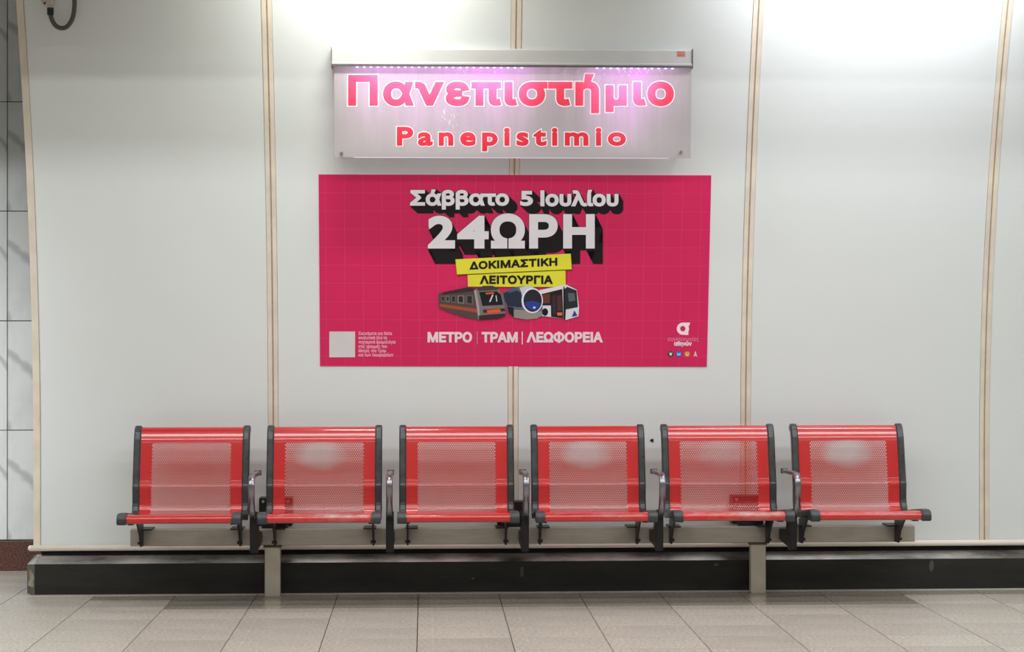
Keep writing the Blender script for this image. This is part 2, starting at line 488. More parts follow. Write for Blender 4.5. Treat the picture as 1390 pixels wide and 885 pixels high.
# panelled wall: bowed white panels, each with two cream edge strips, on a dark backing
XL = onwall(46, 640).x
SEAM = [XL, onwall(371, 560).x, onwall(696.5, 560).x, onwall(1012, 560).x, onwall(1336, 700).x]
SEAM.append(SEAM[-1]+1.24); SEAM.append(SEAM[-1]+1.24)
ZB, ZT = .252, 3.60
ZS = [ZB+(ZT-ZB)*i/36 for i in range(37)]
def strip(bm, x0, x1, off0, off1, z0=ZB, z1=ZT):
    path = [(wall_y(z)-off0, z) for z in ZS if z0-1e-6 <= z <= z1+1e-6]
    vs = []
    for y, z in path:
        vs.append([bm.verts.new((x0, y, z)), bm.verts.new((x1, y, z)), bm.verts.new((x1, y-off1+off0, z)), bm.verts.new((x0, y-off1+off0, z))])
    for i in range(len(vs)-1):
        for k in range(4): bm.faces.new((vs[i][k], vs[i][(k+1) % 4], vs[i+1][(k+1) % 4], vs[i+1][k]))
    bm.faces.new(vs[0]); bm.faces.new(vs[-1][::-1])
    return bm
wall = obj('wall_back', strip(bmesh.new(), XL+.012, SEAM[-1], -.06, -.02), M_dark); wall['kind'] = 'structure'
ES = .022
panels = []
for i in range(len(SEAM)-1):
    a, b = SEAM[i], SEAM[i+1]
    la = a+(.034 if i == 0 else .004+ES)
    p = obj('wall_panel', strip(bmesh.new(), la+.0015, b-ES-.004-.0015, -.02, 0), M_panel, wall)
    panels.append(p)
    bm = strip(bmesh.new(), a+(0 if i == 0 else .004), la, -.02, .0035 if i else .012)
    obj('edge_strip', bm, M_cream, p)
    obj('edge_strip', strip(bmesh.new(), b-.004-ES, b-.004, -.02, .0035), M_cream, p)
# brown seal lines beside the edge strips
for i in range(1, len(SEAM)-1):
    obj('gap_seal', strip(bmesh.new(), SEAM[i]-.004, SEAM[i]+.004, -.019, .001), M_pink_edge, wall)
cp = onwall(884.5, 597.5)
bm = bmesh.new(); c0 = onwall(884.5, 597.5, 0)
vv = [bm.verts.new(onwall(x, y, 0)-c0) for x, y in ((882, 597), (886.5, 595), (887, 599.5), (885, 600))]
f_ = bm.faces.new(vv); r_ = bmesh.ops.extrude_face_region(bm, geom=[f_])
for v in r_['geom']:
    if isinstance(v, bmesh.types.BMVert): v.co.y -= .004
obj('chipped_spot', bm, M_black, wall, tuple(c0))

# cream rail under the panels
XR = SEAM[-1]
rz = .5*(at(300, 738.8, YW-.02).z+at(300, 746.5, YW-.02).z)
bm = cyl(bmesh.new(), (XL-.012, YW-.02, rz), (XR, YW-.02, rz), .0155, 20)
bmesh.ops.create_uvsphere(bm, u_segments=16, v_segments=8, radius=.0155, matrix=Matrix.Translation((XL-.012, YW-.02, rz)))
rail = tag(obj('trim_1', bm, M_rail, smooth=True), kind='structure')
# dark recess behind
tag(obj('trim_2', nb(XL+.03, XR, YW+.05, YW+.09, 0, .30), M_dark), kind='structure')
# steel plinth with sloped top and chamfered left end
YK = 10.215; ZK = .162; ZK2 = .200; YK2 = YK+.045
xc = at(47, 780, YK).x; xe = xc-.045
bm = bmesh.new()
def V_(x, y, z): return bm.verts.new((x, y, z))
p = [V_(xc, YK, 0), V_(XR, YK, 0), V_(XR, YK, ZK), V_(xc, YK, ZK)]
bm.faces.new(p)
q = [V_(xe, YK+.03, .008), V_(xe, YK+.03, ZK-.004)]
r = [V_(xe+.03, YW+.05, 0), V_(xe+.03, YW+.05, ZK2)]
bm.faces.new((r[0], q[0], q[1], r[1]))
plinth = tag(obj('baseboard_back', bm, M_plinth), kind='structure')
bm = bmesh.new()
t4 = [V_(xc, YK, ZK), V_(XR, YK, ZK), V_(XR, YK2, ZK2), V_(xc+.01, YK2, ZK2)]; bm.faces.new(t4)
u = [V_(xe, YK+.03, ZK-.004), V_(xe+.035, YK2+.01, ZK2)]
bm.faces.new((u[0], t4[0], t4[3], u[1]))
e2 = [V_(XR, YW+.06, ZK2), V_(xe+.035, YW+.06, ZK2)]; bm.faces.new((t4[3], t4[2], e2[0], e2[1], u[1]))
obj('bevelled_top', bm, M_bevel, plinth)
bm = bmesh.new(); bm.faces.new([V_(xe, YK+.03, .008), V_(xc, YK, 0), V_(xc, YK, ZK), V_(xe, YK+.03, ZK-.004)]); obj('end_face', bm, M_worn, plinth)
bm = bmesh.new()
cpts = [(-.040, .05), (-.012, .04), (-.004, .055), (-.010, .075), (-.002, .09), (-.010, .11), (-.026, .135), (-.034, .12), (-.028, .085), (-.036, .07)]
for s_, dy in ((1, 0),):
    vs = [V_(xc+x, YK+(-x)*.03/.045-.0012, z) for x, z in cpts]; bm.faces.new(vs)
obj('bare_patch', bm, M_bare, plinth)
M_scuff = plain('rubbed_grey_mark', (84, 81, 76), .6)
for px_, py_, rx_, rz_ in ((708.5, 776, .010, .030), (1264.5, 768, .012, .032), (972, 752.5+14, .012, .008), (642, 785, .008, .006)):
    c_ = at(px_, py_, YK-.0008); bm = bmesh.new()
    bm.faces.new([bm.verts.new((c_.x+rx_*math.cos(k*math.pi/8)*(1+.12*math.sin(k*.9)), YK-.0008, c_.z+rz_*math.sin(k*math.pi/8)*(1+.1*math.cos(k*.7)))) for k in range(16)])
    obj('scuff_mark', bm, M_scuff, plinth)
bm = nb(XL-.02, XR, YK-.045, YK+.0, 0, .002); tag(obj('trim_3', bm, M_bead), kind='structure')

# marble wall farther back on the left, tiled, with granite base
YM = 11.3
zb = at(10, 733, YM).z
mw = tag(obj('wall_left', nb(-5.5, XL+1.2, YM+.012, YM+.2, 0, 3.62), M_mgrout), kind='structure')
hz = [zb] + [at(10, y, YM).z for y in (584, 435.5, 286.5, 138)]
st = hz[-1]-hz[-2]; hz += [hz[-1]+st, 3.615]
xj = at(10, 400, YM).x; tw = .46
for i in range(-5, 3):
    for j in range(len(hz)-1):
        x0 = xj+i*tw
        bm = nb(0, tw-.005, 0, .014, 0, hz[j+1]-hz[j]-.005, bev=.001)
        obj('marble_tile', bm, M_marble, mw, (x0+.0025, YM, hz[j]+.0025))
for i in range(-4, 2):
    bm = nb(0, .6-.003, 0, .02, 0, zb-.003, bev=.001)
    obj('granite_slab', bm, M_granite, tag(bpy.data.objects.get('baseboard_left') or obj('baseboard_left', nb(-5.4, XL+1.1, YM+.002, YM+.012, .001, zb-.006), M_grout), kind='structure'), (xj-.35+i*.6, YM-.02, 0))

# ================================================================ BENCH
def centre_x(i): return .5005+(i-2.5)*.6802
YB = 10.05                                        # front of the carrying beam
bench = link('bench', None, None, (.5005, YB+.03, 0))
tag(bench, 'long bench of six red perforated metal seats under the poster', 'bench')
xa = at(176.5, 728, YB).x; xb = at(1242, 728, YB).x
zt, zb2 = .356, .270
bm = nb(xa, xb, YB, YB+.06, zb2, zt, bev=.004)
obj('beam', bm, M_beam, bench, (0, 0, 0))
bmb = nb(xa-.001, xa+.004, YB-.004, YB+.064, zb2-.002, zt+.002); box(bmb, xb-.004, xb+.001, YB-.004, YB+.064, zb2-.002, zt+.002)
for nm, px in (('leg', 369.7), ('leg', 1029.5)):
    x = at(px, 780, YB).x
    bm = nb(x-.040, x+.040, YB+.0, YB+.055, .004, zb2, bev=.006)
    lg = obj(nm, bm, M_leg, bench)
    bm = nb(x-.046, x+.046, YB-.006, YB+.062, zb2-.010, zb2+.002, bev=.002); obj('collar', bm, M_rust, lg)
    bm = nb(x-.046, x+.046, YB-.005, YB+.065, 0, .005, bev=.001); obj('foot_plate', bm, M_beam, lg)
# seat profile (y, z) in bench depth, from front lip bottom to the rolled top
prof0 = [(9.520, .436), (9.508, .440), (9.504, .450), (9.506, .463), (9.514, .4735), (9.530, .479), (9.56, .479), (9.66, .468), (9.78, .455), (9.88, .440), (9.925, .4365), (9.950, .441), (9.968, .456), (9.980, .478), (9.985, .496), (9.986, .535), (9.984, .570), (9.985, .582), (9.989, .589), (9.996, .618), (10.018, .72), (10.036, .803), (10.040, .819), (10.0455, .831), (10.0560, .854), (10.066, .870), (10.080, .880), (10.094, .880), (10.104, .872), (10.110, .860)]
prof = [(p[0], p[1]) for p in prof0]
Y0S = 9.78
arc = [0]
for a, b in zip(prof, prof[1:]): arc.append(arc[-1]+math.hypot(b[0]-a[0], b[1]-a[1]))
def on_prof(s):
    s = max(0, min(arc[-1], s))
    for i in range(len(arc)-1):
        if s <= arc[i+1]: break
    k = (s-arc[i])/(arc[i+1]-arc[i]); a, b = prof[i], prof[i+1]
    return (a[0]+(b[0]-a[0])*k-Y0S, a[1]+(b[1]-a[1])*k)
def arc_at_z(z):
    for i in range(14, len(prof)-1):
        if prof[i+1][1] >= z: return arc[i]+(arc[i+1]-arc[i])*(z-prof[i][1])/(prof[i+1][1]-prof[i][1])
HW, PW = .264, .203
S0, S1 = arc[6]+.004, arc_at_z(.803)
def make_shell():
    P = .0108; RH = P*.395; rowh = P*.866
    nr = int((S1-S0)/rowh); rowh = (S1-S0)/nr; ncol = int(2*PW/P); P = 2*PW/ncol
    vs = []; fs = []; vk = {}
    def v(x, s):
        k = (round(x, 5), round(s, 5))
        if k not in vk: y, z = on_prof(s); vk[k] = len(vs); vs.append((x, y, z))
        return vk[k]
    # staggered cells: hexagon cell with hexagonal hole; cell corners shared with neighbours
    for r_i in range(nr):
        sh = .5*P if r_i % 2 else 0
        sc = S0+(r_i+.5)*rowh
        for c in range(ncol - (1 if r_i % 2 else 0)):
            xc_ = -PW+P*(c+.5)+sh
            hexo = []; hexi = []
            for k in range(6):
                a = math.pi/6+k*math.pi/3
                dy = (2/3 if k in (1, 4) else 1/3)*rowh*(1 if k in (0, 1, 2) else -1)
                dx = (0 if k in (1, 4) else P/2)*(1 if k in (0, 5) else -1)
                hexo.append(v(xc_+dx, sc+dy))
                hexi.append(v(xc_+RH*math.cos(a), sc+RH*math.sin(a)))
            for k in range(6): fs.append((hexo[k], hexo[(k+1) % 6], hexi[(k+1) % 6], hexi[k]))
    def quad(x0, x1, s0, s1, n):
        ss = [s0]+[a for a in arc if s0+1e-4 < a < s1-1e-4]+[s1]
        for a, b in zip(ss, ss[1:]): fs.append((v(x0, a), v(x1, a), v(x1, b), v(x0, b)))
    quad(-HW, -PW, 0, arc[-1], 1); quad(PW, HW, 0, arc[-1], 1)
    quad(-PW, PW, 0, S0+rowh/3*1.0, 1); quad(-PW, PW, S1-rowh/3, arc[-1], 1)
    # staggered side margins
    for r_i in range(1, nr, 2):
        a, b = S0+r_i*rowh, S0+(r_i+1)*rowh
        for x0, x1 in ((-PW-.0001, -PW+P/2), (PW-P/2, PW+.0001)): fs.append((v(x0, a), v(x1, a), v(x1, b), v(x0, b)))
    me = bpy.data.meshes.new('seat'); me.from_pydata(vs, [], fs); me.update()
    bm = bmesh.new(); bm.from_mesh(me)
    bmesh.ops.recalc_face_normals(bm, faces=bm.faces); bm.to_mesh(me); bm.free()
    return me
shell = make_shell(); shell.materials.append(M_frame)
shell.polygons.foreach_set('use_smooth', [True]*len(shell.polygons))
# side frame: moulded bar following the shell edge
fpath = [(y-Y0S, z) for y, z in prof]
def frame_mesh(sgn):
    bm = bmesh.new()
    pts = fpath[3:]
    x0, x1 = (HW-.004, HW+.032) if sgn > 0 else (-HW-.032, -HW+.004)
    # thicken both sides of the sheet: front face stands proud by 10 mm
    n = len(pts); A = []; B = []
    for i in range(n):
        a = Vector(pts[max(0, i-1)]); b = Vector(pts[min(n-1, i+1)]); d = (b-a).normalized(); nn = Vector((-d.y, d.x))
        A.append(Vector(pts[i])+nn*.009); B.append(Vector(pts[i])-nn*.022)
    rings = []
    for i in range(n):
        a, b = A[i], B[i]; bx = .006
        ring = [(x0, b), (x0, a.lerp(b, .2)), (x0+bx, a), (x1-bx, a), (x1, a.lerp(b, .2)), (x1, b)]
        rings.append([bm.verts.new((x, q.x, q.y)) for x, q in ring])
    m = len(rings[0])
    for i in range(n-1):
        for k in range(m): bm.faces.new((rings[i][k], rings[i][(k+1) % m], rings[i+1][(k+1) % m], rings[i+1][k]))
    bm.faces.new(rings[0]); bm.faces.new(rings[-1][::-1])
    bmesh.ops.recalc_face_normals(bm, faces=bm.faces)
    me = bpy.data.meshes.new('side_frame'); bm.to_mesh(me); bm.free(); me.materials.append(M_frame); return me
def cap_mesh(sgn):
    x0, x1 = (HW-.010, HW+.036) if sgn > 0 else (-HW-.036, -HW+.010)
    bm = bmesh.new()
    pr = [(9.585, .436), (9.505, .431), (9.494, .438), (9.494, .464), (9.506, .480), (9.530, .487), (9.60, .483)]
    a = [bm.verts.new((x0, y-Y0S, z)) for y, z in pr]; b = [bm.verts.new((x1, y-Y0S, z)) for y, z in pr]
    bm.faces.new(a); bm.faces.new(b[::-1])
    for i in range(len(pr)): j = (i+1) % len(pr); bm.faces.new((a[i], a[j], b[j], b[i]))
    bmesh.ops.recalc_face_normals(bm, faces=bm.faces)
    bmesh.ops.bevel(bm, geom=[e for e in bm.edges], offset=.003, segments=2, affect='EDGES')
    me = bpy.data.meshes.new('end_cap'); bm.to_mesh(me); bm.free(); me.materials.append(M_frame); return me
def bracket_mesh(sgn):
    bm = bmesh.new(); xm = sgn*.252; tt = .004
    pr = [(9.66, .452), (9.66, .440), (9.84, .405), (9.93, .34), (9.97, .275), (10.048, .272), (10.048, .395), (9.93, .425), (9.78, .447)]
    a = [bm.verts.new((xm-tt, y-Y0S, z)) for y, z in pr]; b = [bm.verts.new((xm+tt, y-Y0S, z)) for y, z in pr]
    bm.faces.new(a); bm.faces.new(b[::-1])
    for i in range(len(pr)): j = (i+1) % len(pr); bm.faces.new((a[i], a[j], b[j], b[i]))
    box(bm, min(xm-.012, xm-.012+sgn*-.04), max(xm+.012, xm+.012-sgn*.04), 9.99-Y0S, 10.12-Y0S, zt+.001, zt+.008)   # clamp plate on the beam
    box(bm, xm-.014, xm+.014, 9.62-Y0S, 9.72-Y0S, .420, .447)
    cyl(bm, (xm-.013, 9.962-Y0S, .296), (xm+.013, 9.962-Y0S, .296), .008, 10)
    bmesh.ops.recalc_face_normals(bm, faces=bm.faces)
    me = bpy.data.meshes.new('bracket'); bm.to_mesh(me); bm.free(); me.materials.append(M_black); return me
FM = {s: frame_mesh(s) for s in (-1, 1)}; CM = {s: cap_mesh(s) for s in (-1, 1)}; BM = {s: bracket_mesh(s) for s in (-1, 1)}
wear = [(0, 0, 0), (.6, -.02, .8), (0, 0, 0), (.6, 0, .35), (.3, .03, .8), (.75, .0, .3)]
for i in range(6):
    s = link('seat', shell, bench, (centre_x(i), Y0S, 0))
    s.material_slots[0].link = 'OBJECT'
    s.material_slots[0].material = red_mat('red_enamel', wear[i][0], wear[i][1], .752, wear[i][2])
    if wear[i][0] > .5 and i != 1: s['label'] = 'red perforated seat with a pale rubbed patch on its back'
    for g in (-1, 1):
        for nm, d in (('side_frame', FM), ('end_cap', CM), ('bracket', BM)):
            link(nm, d[g], s, (centre_x(i), Y0S, 0))
# armrests between the seats
def arm_mesh():
    path = smooth_path([(9.79, .440), (9.735, .448), (9.68, .475), (9.645, .53), (9.63, .59), (9.635, .625), (9.66, .648), (9.70, .655), (9.80, .653), (9.92, .650), (10.0, .648)], 5)
    bm = bmesh.new(); n = len(path); rings = []
    for i, p in enumerate(path):
        a = path[max(0, i-1)]; b = path[min(n-1, i+1)]; d = (Vector(b[:2])-Vector(a[:2])).normalized(); nn = Vector((-d.y, d.x))
        ring = []
        for k in range(12):
            an = 2*math.pi*k/12; cx_ = .0165*math.copysign(abs(math.cos(an))**.6, math.cos(an)); h = .011*math.copysign(abs(math.sin(an))**.7, math.sin(an))
            ring.append(bm.verts.new((cx_, p[0]+nn.x*h-Y0S, p[1]+nn.y*h)))
        rings.append(ring)
    for i in range(n-1):
        for k in range(12): bm.faces.new((rings[i][k], rings[i][(k+1) % 12], rings[i+1][(k+1) % 12], rings[i+1][k]))
    bm.faces.new(rings[0]); bm.faces.new(rings[-1][::-1]); bmesh.ops.recalc_face_normals(bm, faces=bm.faces)
    me = bpy.data.meshes.new('armrest'); bm.to_mesh(me); bm.free(); me.materials.append(M_chrome)
    me.polygons.foreach_set('use_smooth', [True]*len(me.polygons)); return me
def post_mesh():
    bm = bmesh.new()
    pr = [(9.76, .262), (9.80, .258), (9.83, .275), (10.05, .285), (10.05, .345), (9.86, .36), (9.84, .42), (9.82, .462), (9.79, .470), (9.755, .455), (9.75, .40)]
    a = [bm.verts.new((-.0195, y-Y0S, z)) for y, z in pr]; b = [bm.verts.new((.0195, y-Y0S, z)) for y, z in pr]
    bm.faces.new(a); bm.faces.new(b[::-1])
    for i in range(len(pr)): j = (i+1) % len(pr); bm.faces.new((a[i], a[j], b[j], b[i]))
    bmesh.ops.recalc_face_normals(bm, faces=bm.faces)
    bmesh.ops.bevel(bm, geom=[e for e in bm.edges], offset=.004, segments=2, affect='EDGES')
    me = bpy.data.meshes.new('post'); bm.to_mesh(me); bm.free(); me.materials.append(M_black); return me
def grip_mesh():
    bm = nb(-.0175, .0175, 9.995-Y0S, 10.012-Y0S, .635, .661, bev=.003)
    me = bpy.data.meshes.new('end_plug'); bm.to_mesh(me); bm.free(); me.materials.append(M_black); return me
AM, PM, GM = arm_mesh(), post_mesh(), grip_mesh()
for i in range(5):
    x = (centre_x(i)+centre_x(i+1))/2
    a = link('armrest', AM, bench, (x, Y0S, 0)); link('post', PM, a, (x, Y0S, 0)); link('end_plug', GM, a, (x, Y0S, 0))
# dark boxes behind seats two, three and five that tie the beam to the wall
for px0, px1, py0, py1 in ((351.5, 396.5, 676, 716), (675, 718, 681, 724), (994, 1036.5, 673, 713)):
    p0 = at(px0, py0, 10.15); p1 = at(px1, py1, 10.15)
    bm = nb(p0.x, p1.x, 10.15, 10.255, zt+.004, p0.z, bev=.003)
    box(bm, p0.x+.02, p1.x-.02, 10.08, 10.15, zt, zt+.02)
    o = obj('wall_bracket', bm, M_black, bench)
    for xx in (p0.x+.022, p1.x-.022):
        obj('bolt', cyl(bmesh.new(), (xx, 10.15, p0.z-.018), (xx, 10.141, p0.z-.018), .008, 6), M_bolt, o)

# ================================================================ POSTER
org = onwall(697, 497)
poster = link('poster', None, None, tuple(org))
tag(poster, 'pink poster with white Greek headline, two yellow bands and three vehicles', 'poster')
def wp(x, y, lay): return onwall(x, y, .004+.0009*lay)
def pq(xt, yt):                                      # fraction of the poster -> photo units
    top = (432.5+(965.5-432.5)*xt, 236.8+(238-236.8)*xt); bot = (434.5+(959.5-434.5)*xt, 496.8+(497.8-496.8)*xt)
    return (top[0]+(bot[0]-top[0])*yt, top[1]+(bot[1]-top[1])*yt)
M_pinkp = plain('pink_printed_vinyl', (214, 34, 92), .45, 0, .03, 3, .35)
bm = bmesh.new(); NX, NY = 2, 40; G = {}
for lay, off in ((0, .004), (1, .0005)):
    for j in range(NY+1):
        for i in range(NX+1):
            x, y = pq(i/NX, j/NY); G[lay, i, j] = bm.verts.new(onwall(x, y, off)-org)
for j in range(NY):
    for i in range(NX):
        for lay in (0, 1): bm.faces.new((G[lay, i, j], G[lay, i+1, j], G[lay, i+1, j+1], G[lay, i, j+1]))
    for i in (0, NX): bm.faces.new((G[0, i, j], G[0, i, j+1], G[1, i, j+1], G[1, i, j]))
for i in range(NX):
    for j in (0, NY): bm.faces.new((G[0, i, j], G[0, i+1, j], G[1, i+1, j], G[1, i, j]))
obj('sheet', bm, M_pinkp, poster, tuple(org))
lines = []
def dash(x0, y0, x1, y1, hw):
    out = []
    for k in range(10):
        ax, ay = x0+(x1-x0)*k/10, y0+(y1-y0)*k/10; bx, by = x0+(x1-x0)*(k+1)/10, y0+(y1-y0)*(k+1)/10
        if abs(x1-x0) > abs(y1-y0): out.append([(ax, ay-hw), (bx, by-hw), (bx, by+hw), (ax, ay+hw)])
        else: out.append([(ax-hw, ay), (ax+hw, ay), (bx+hw, by), (bx-hw, by)])
    return out
for k in range(21):
    f = (9+k*25.6)/534
    if f < 1: a = pq(f, .003); b = pq(f, .997); lines += dash(*a, *b, .38)
for k in range(10):
    f = (25+k*24.7)/261
    if f < 1: a = pq(.002, f); b = pq(.998, f); lines += dash(*a, *b, .38)
printed('printed_grid', [(lines, (222, 62, 116), 1)], poster, wp)
WHITE = (236, 234, 238); BLK = (22, 14, 20); YEL = (226, 222, 58)
for nm, s_, x0, x1, yt_, yb_, r, vx, vy in (('headline_date', 'Σάββατο', 556.5, 691, 259, 279.2, 1.35, 11, 10), ('headline_date', '5', 706, 723.5, 259, 279.4, 1.35, 10.5, 10), ('headline_date', 'Ιουλίου', 733.5, 839.5, 259.5, 280, 1.35, 6, 10), *[('headline_hours', ch, xa_, xb_, ya_, yb_, 3.0, 10.5, 20.5) for ch, xa_, xb_, ya_, yb_ in (('2', 580.7, 617.6, 293.2, 337.3), ('4', 620.6, 663.4, 293.2, 337.3), ('Ω', 666.3, 712.5, 292.8, 337.3), ('Ρ', 718.3, 757, 293.2, 337.3), ('Η', 764.5, 807.3, 293.2, 337.3))]):
    polys, segs = lettering(s_, x0, x1, yt_, yb_, r, 4)
    printed('block_shadow', [(cast(*union(polys+thicken(segs, r+.5)), vx, vy), BLK, 2)], poster, wp)
    printed(nm, [(bold(polys, segs, r), WHITE, 3)], poster, wp)
def z2(x, y): return (545+x/4.484, 245+y/4.484)
b2 = [z2(402, 568), z2(998, 548), z2(1000, 648), z2(405, 646)]
b1 = [z2(328, 480), z2(1030, 445), z2(1036, 540), z2(338, 572)]
SH = (150, 22, 64)
printed('yellow_band', [([shift(b2, .8, 1)], SH, 3.5), ([b2], YEL, 4)], poster, wp)
printed('yellow_band', [([shift(b1, .8, 1.2)], (90, 60, 30), 4.5), ([b1], YEL, 5)], poster, wp)
polys, segs = lettering('ΔΟΚΙΜΑΣΤΙΚΗ', 637.5, 756.5, 355.8, 366.0, .7, 3, 1.05, rot=-math.radians(2.6)); printed('band_lettering', [(bold(polys, segs, .75), BLK, 6)], poster, wp)
polys, segs = lettering('ΛΕΙΤΟΥΡΓΙΑ', 651.6, 750.2, 374.6, 385.4, .7, 3, 1.05); printed('band_lettering', [(bold(polys, segs, .75), BLK, 6)], poster, wp)
for s_, x0, x1 in (('ΜΕΤΡΟ', 580.4, 640.8), ('ΤΡΑΜ', 653.7, 702.8), ('ΛΕΩΦΟΡΕΙΑ', 715, 818)):
    polys, segs = lettering(s_, x0, x1, 451.4, 464.8, .9, 3); printed('footer_lettering', [(bold(polys, segs, .95), (242, 214, 226), 2)], poster, wp)
printed('divider', [([[(647.3, 450), (648.3, 450), (648.3, 467.5), (647.3, 467.5)]], (236, 130, 170), 2)], poster, wp)
printed('divider', [([[(708.3, 450), (709.5, 450), (709.5, 467.5), (708.3, 467.5)]], WHITE, 2)], poster, wp)
for s_, x1, yb_ in (('Σκανάρετε και δείτε', 532.3, 454.8), ('αναλυτικά όλα τα', 525.4, 460.6), ('νυχτερινά δρομολόγια', 537, 466.4), ('στις γραμμές του', 525.4, 472.3), ('Μετρό, του Τραμ', 524, 478.2), ('και των Λεωφορείων', 534, 483.9)):
    polys, segs = lettering(s_, 486.6, x1, yb_-4.3, yb_, .14, 1); printed('small_print', [(bold(polys, segs, .2), (240, 170, 196), 2)], poster, wp)
printed('white_square', [([[(447, 450), (482, 450), (482, 485), (447, 485)]], (216, 212, 214), 2)], poster, wp, 'plain white square in the poster corner')
# emblem and operator name
L = (890, 425, 11.8)
def z4(x, y): return (890+x/11.8, 425+y/11.8)
ring = []
n = 40
for k in range(n):
    a, b = 2*math.pi*k/n, 2*math.pi*(k+1)/n
    o1 = lambda an: z4(437+98*math.cos(an), 250+98*math.sin(an)); i1 = lambda an: z4(435+42*math.cos(an), 250+44*math.sin(an))
    ring.append([o1(a), o1(b), i1(b), i1(a)])
stem = [[z4(430, 152), z4(552, 152), z4(540, 200), z4(520, 208), z4(480, 190), z4(430, 170)], [z4(478, 180), z4(524, 200), z4(524, 350), z4(450, 350), z4(478, 300)]]
printed('emblem', [(union(ring+stem)[0], (246, 226, 236), 2)], poster, wp)
polys, segs = lettering('συγκοινωνίες', 906.5, 948.3, 457.4, 463.2, 0, 2, 1.1); printed('emblem_name', [(polys, (240, 150, 186), 2)], poster, wp)
polys, segs = lettering('αθηνών', 915, 939, 463.6, 469.3, .3, 2); printed('emblem_name', [(bold(polys, segs, .35), (246, 220, 232), 2)], poster, wp)
def dot(cx, cy, r, c, inner): printed('round_icon', [([ell(cx, cy, r, r, 20)], c, 2)]+inner, poster, wp)
dot(910.3, 480.6, 4.0, (66, 66, 58), [([[(908.3, 478.8), (912.6, 478.8), (911.6, 482.2), (910.4, 483.0), (909.2, 482.2)]], (206, 232, 216), 3)])
dot(921.4, 480.6, 4.0, (66, 96, 190), [([[(919, 478.8), (920.2, 478.8), (921.4, 480.4), (922.6, 478.8), (923.8, 478.8), (923.8, 482.6), (919, 482.6)]], (140, 205, 250), 3)])
dot(932.8, 480.6, 4.0, (226, 128, 52), [([[(931, 478.4), (934.6, 478.4), (934.6, 482.6), (931, 482.6)]], (250, 222, 160), 3), ([[(931.6, 479.2), (934, 479.2), (934, 480.4), (931.6, 480.4)]], (96, 110, 80), 3.5)])
printed('round_icon', [([ell(943.9, 478.2, 1.1, 1.3, 12), [(943.0, 479.2), (944.8, 479.2), (946.4, 483.8), (944.9, 483.8), (943.9, 481.8), (942.9, 483.8), (941.4, 483.8)]], (246, 190, 214), 2)], poster, wp)
# the three vehicles
def z1(p): return [(580+x/6.318, 370+y/6.318) for x, y in p]
T = []
T.append(([z1([(100, 300), (95, 180), (340, 125), (440, 150), (440, 405), (330, 385), (200, 345)])], (82, 70, 68), 5.5))
T.append(([z1([(130, 170), (340, 128), (420, 140), (420, 158), (130, 188)])], (52, 42, 46), 6.2))
for k, (xa_, xb_) in enumerate(((118, 150), (160, 190), (205, 245), (258, 318), (330, 395))):
    f0, f1 = (xa_-95)/345, (xb_-95)/345
    yt0, yt1 = 200-f0*8, 200-f1*8; yb0, yb1 = 245+f0*35, 245+f1*35
    T.append(([z1([(xa_, yt0), (xb_, yt1), (xb_, yb1), (xa_, yb0)])], (128, 120, 116) if k % 2 else (104, 96, 94), 6.4))
    m_ = (xb_-xa_)*.2
    T.append(([z1([(xa_+m_, yt0+8), (xb_-m_, yt1+8), (xb_-m_, yb1-10), (xa_+m_, yb0-10)])], (40, 40, 44), 6.8))
T.append(([z1([(110, 268), (430, 312), (432, 345), (110, 292)])], (166, 76, 50), 6.5))
T.append(([z1([(400, 150), (480, 116), (560, 114), (612, 140), (645, 200), (672, 320), (668, 372), (600, 396), (440, 404), (424, 300)])], (124, 116, 112), 7.2))
T.append(([z1([(400, 150), (420, 150), (446, 300), (452, 402), (438, 404), (424, 300)])], (168, 160, 156), 7.6))
T.append(([z1([(425, 138), (480, 114), (560, 112), (612, 138), (600, 150), (440, 158)])], (70, 60, 60), 7.6))
T.append(([z1([(444, 166), (598, 160), (632, 190), (650, 276), (474, 286)])], (22, 22, 28), 8))
T.append(([z1([(500, 172), (572, 168), (574, 182), (502, 187)])], (206, 92, 50), 8.5))
T.append(([z1([(556, 190), (568, 190), (542, 252), (530, 252)]), z1([(586, 195), (593, 195), (600, 248), (592, 248)])], (220, 216, 222), 8.5))
T.append(([z1([(476, 318), (664, 306), (668, 330), (482, 346)])], (60, 40, 42), 8))
T.append(([z1([(510, 322), (624, 312), (632, 338), (516, 350)])], (232, 88, 44), 8.5))
T.append(([z1([(440, 368), (668, 350), (668, 374), (600, 397), (442, 405)])], (54, 40, 46), 8))
printed('train_picture', T, poster, wp, 'grey metro train drawn on the poster')
T = [([z1([(640, 172), (760, 124), (830, 114), (905, 118), (958, 150), (992, 232), (986, 368), (940, 394), (850, 402), (740, 386), (684, 330), (655, 255)])], (96, 100, 116), 5.5),
     ([z1([(652, 176), (740, 142), (806, 170), (812, 300), (740, 292), (690, 290), (664, 240)])], (38, 46, 62), 6),
     ([z1([(690, 152), (770, 134), (778, 152), (700, 176)])], (66, 88, 132), 6.4),
     ([z1([(742, 318), (830, 322), (880, 346), (985, 330), (986, 368), (940, 394), (850, 402), (742, 386)])], (150, 142, 136), 6.4),
     ([z1([(684, 292), (742, 300), (742, 386), (700, 345)])], (30, 24, 34), 6.4),
     ([z1([(790, 128), (850, 112), (918, 122), (880, 150), (830, 165), (812, 200), (806, 170)])], (206, 206, 214), 6.6),
     ([z1(ell(900, 240, 92, 108, 36))], (232, 232, 240), 7), ([z1(ell(904, 240, 79, 96, 36))], (36, 38, 46), 7.5),
     ([z1([(838, 255), (900, 242), (970, 258), (962, 296), (930, 326), (880, 318), (846, 290)])], (44, 62, 150), 8), ([z1(ell(918, 300, 12, 10, 12))], (170, 220, 246), 8.5)]
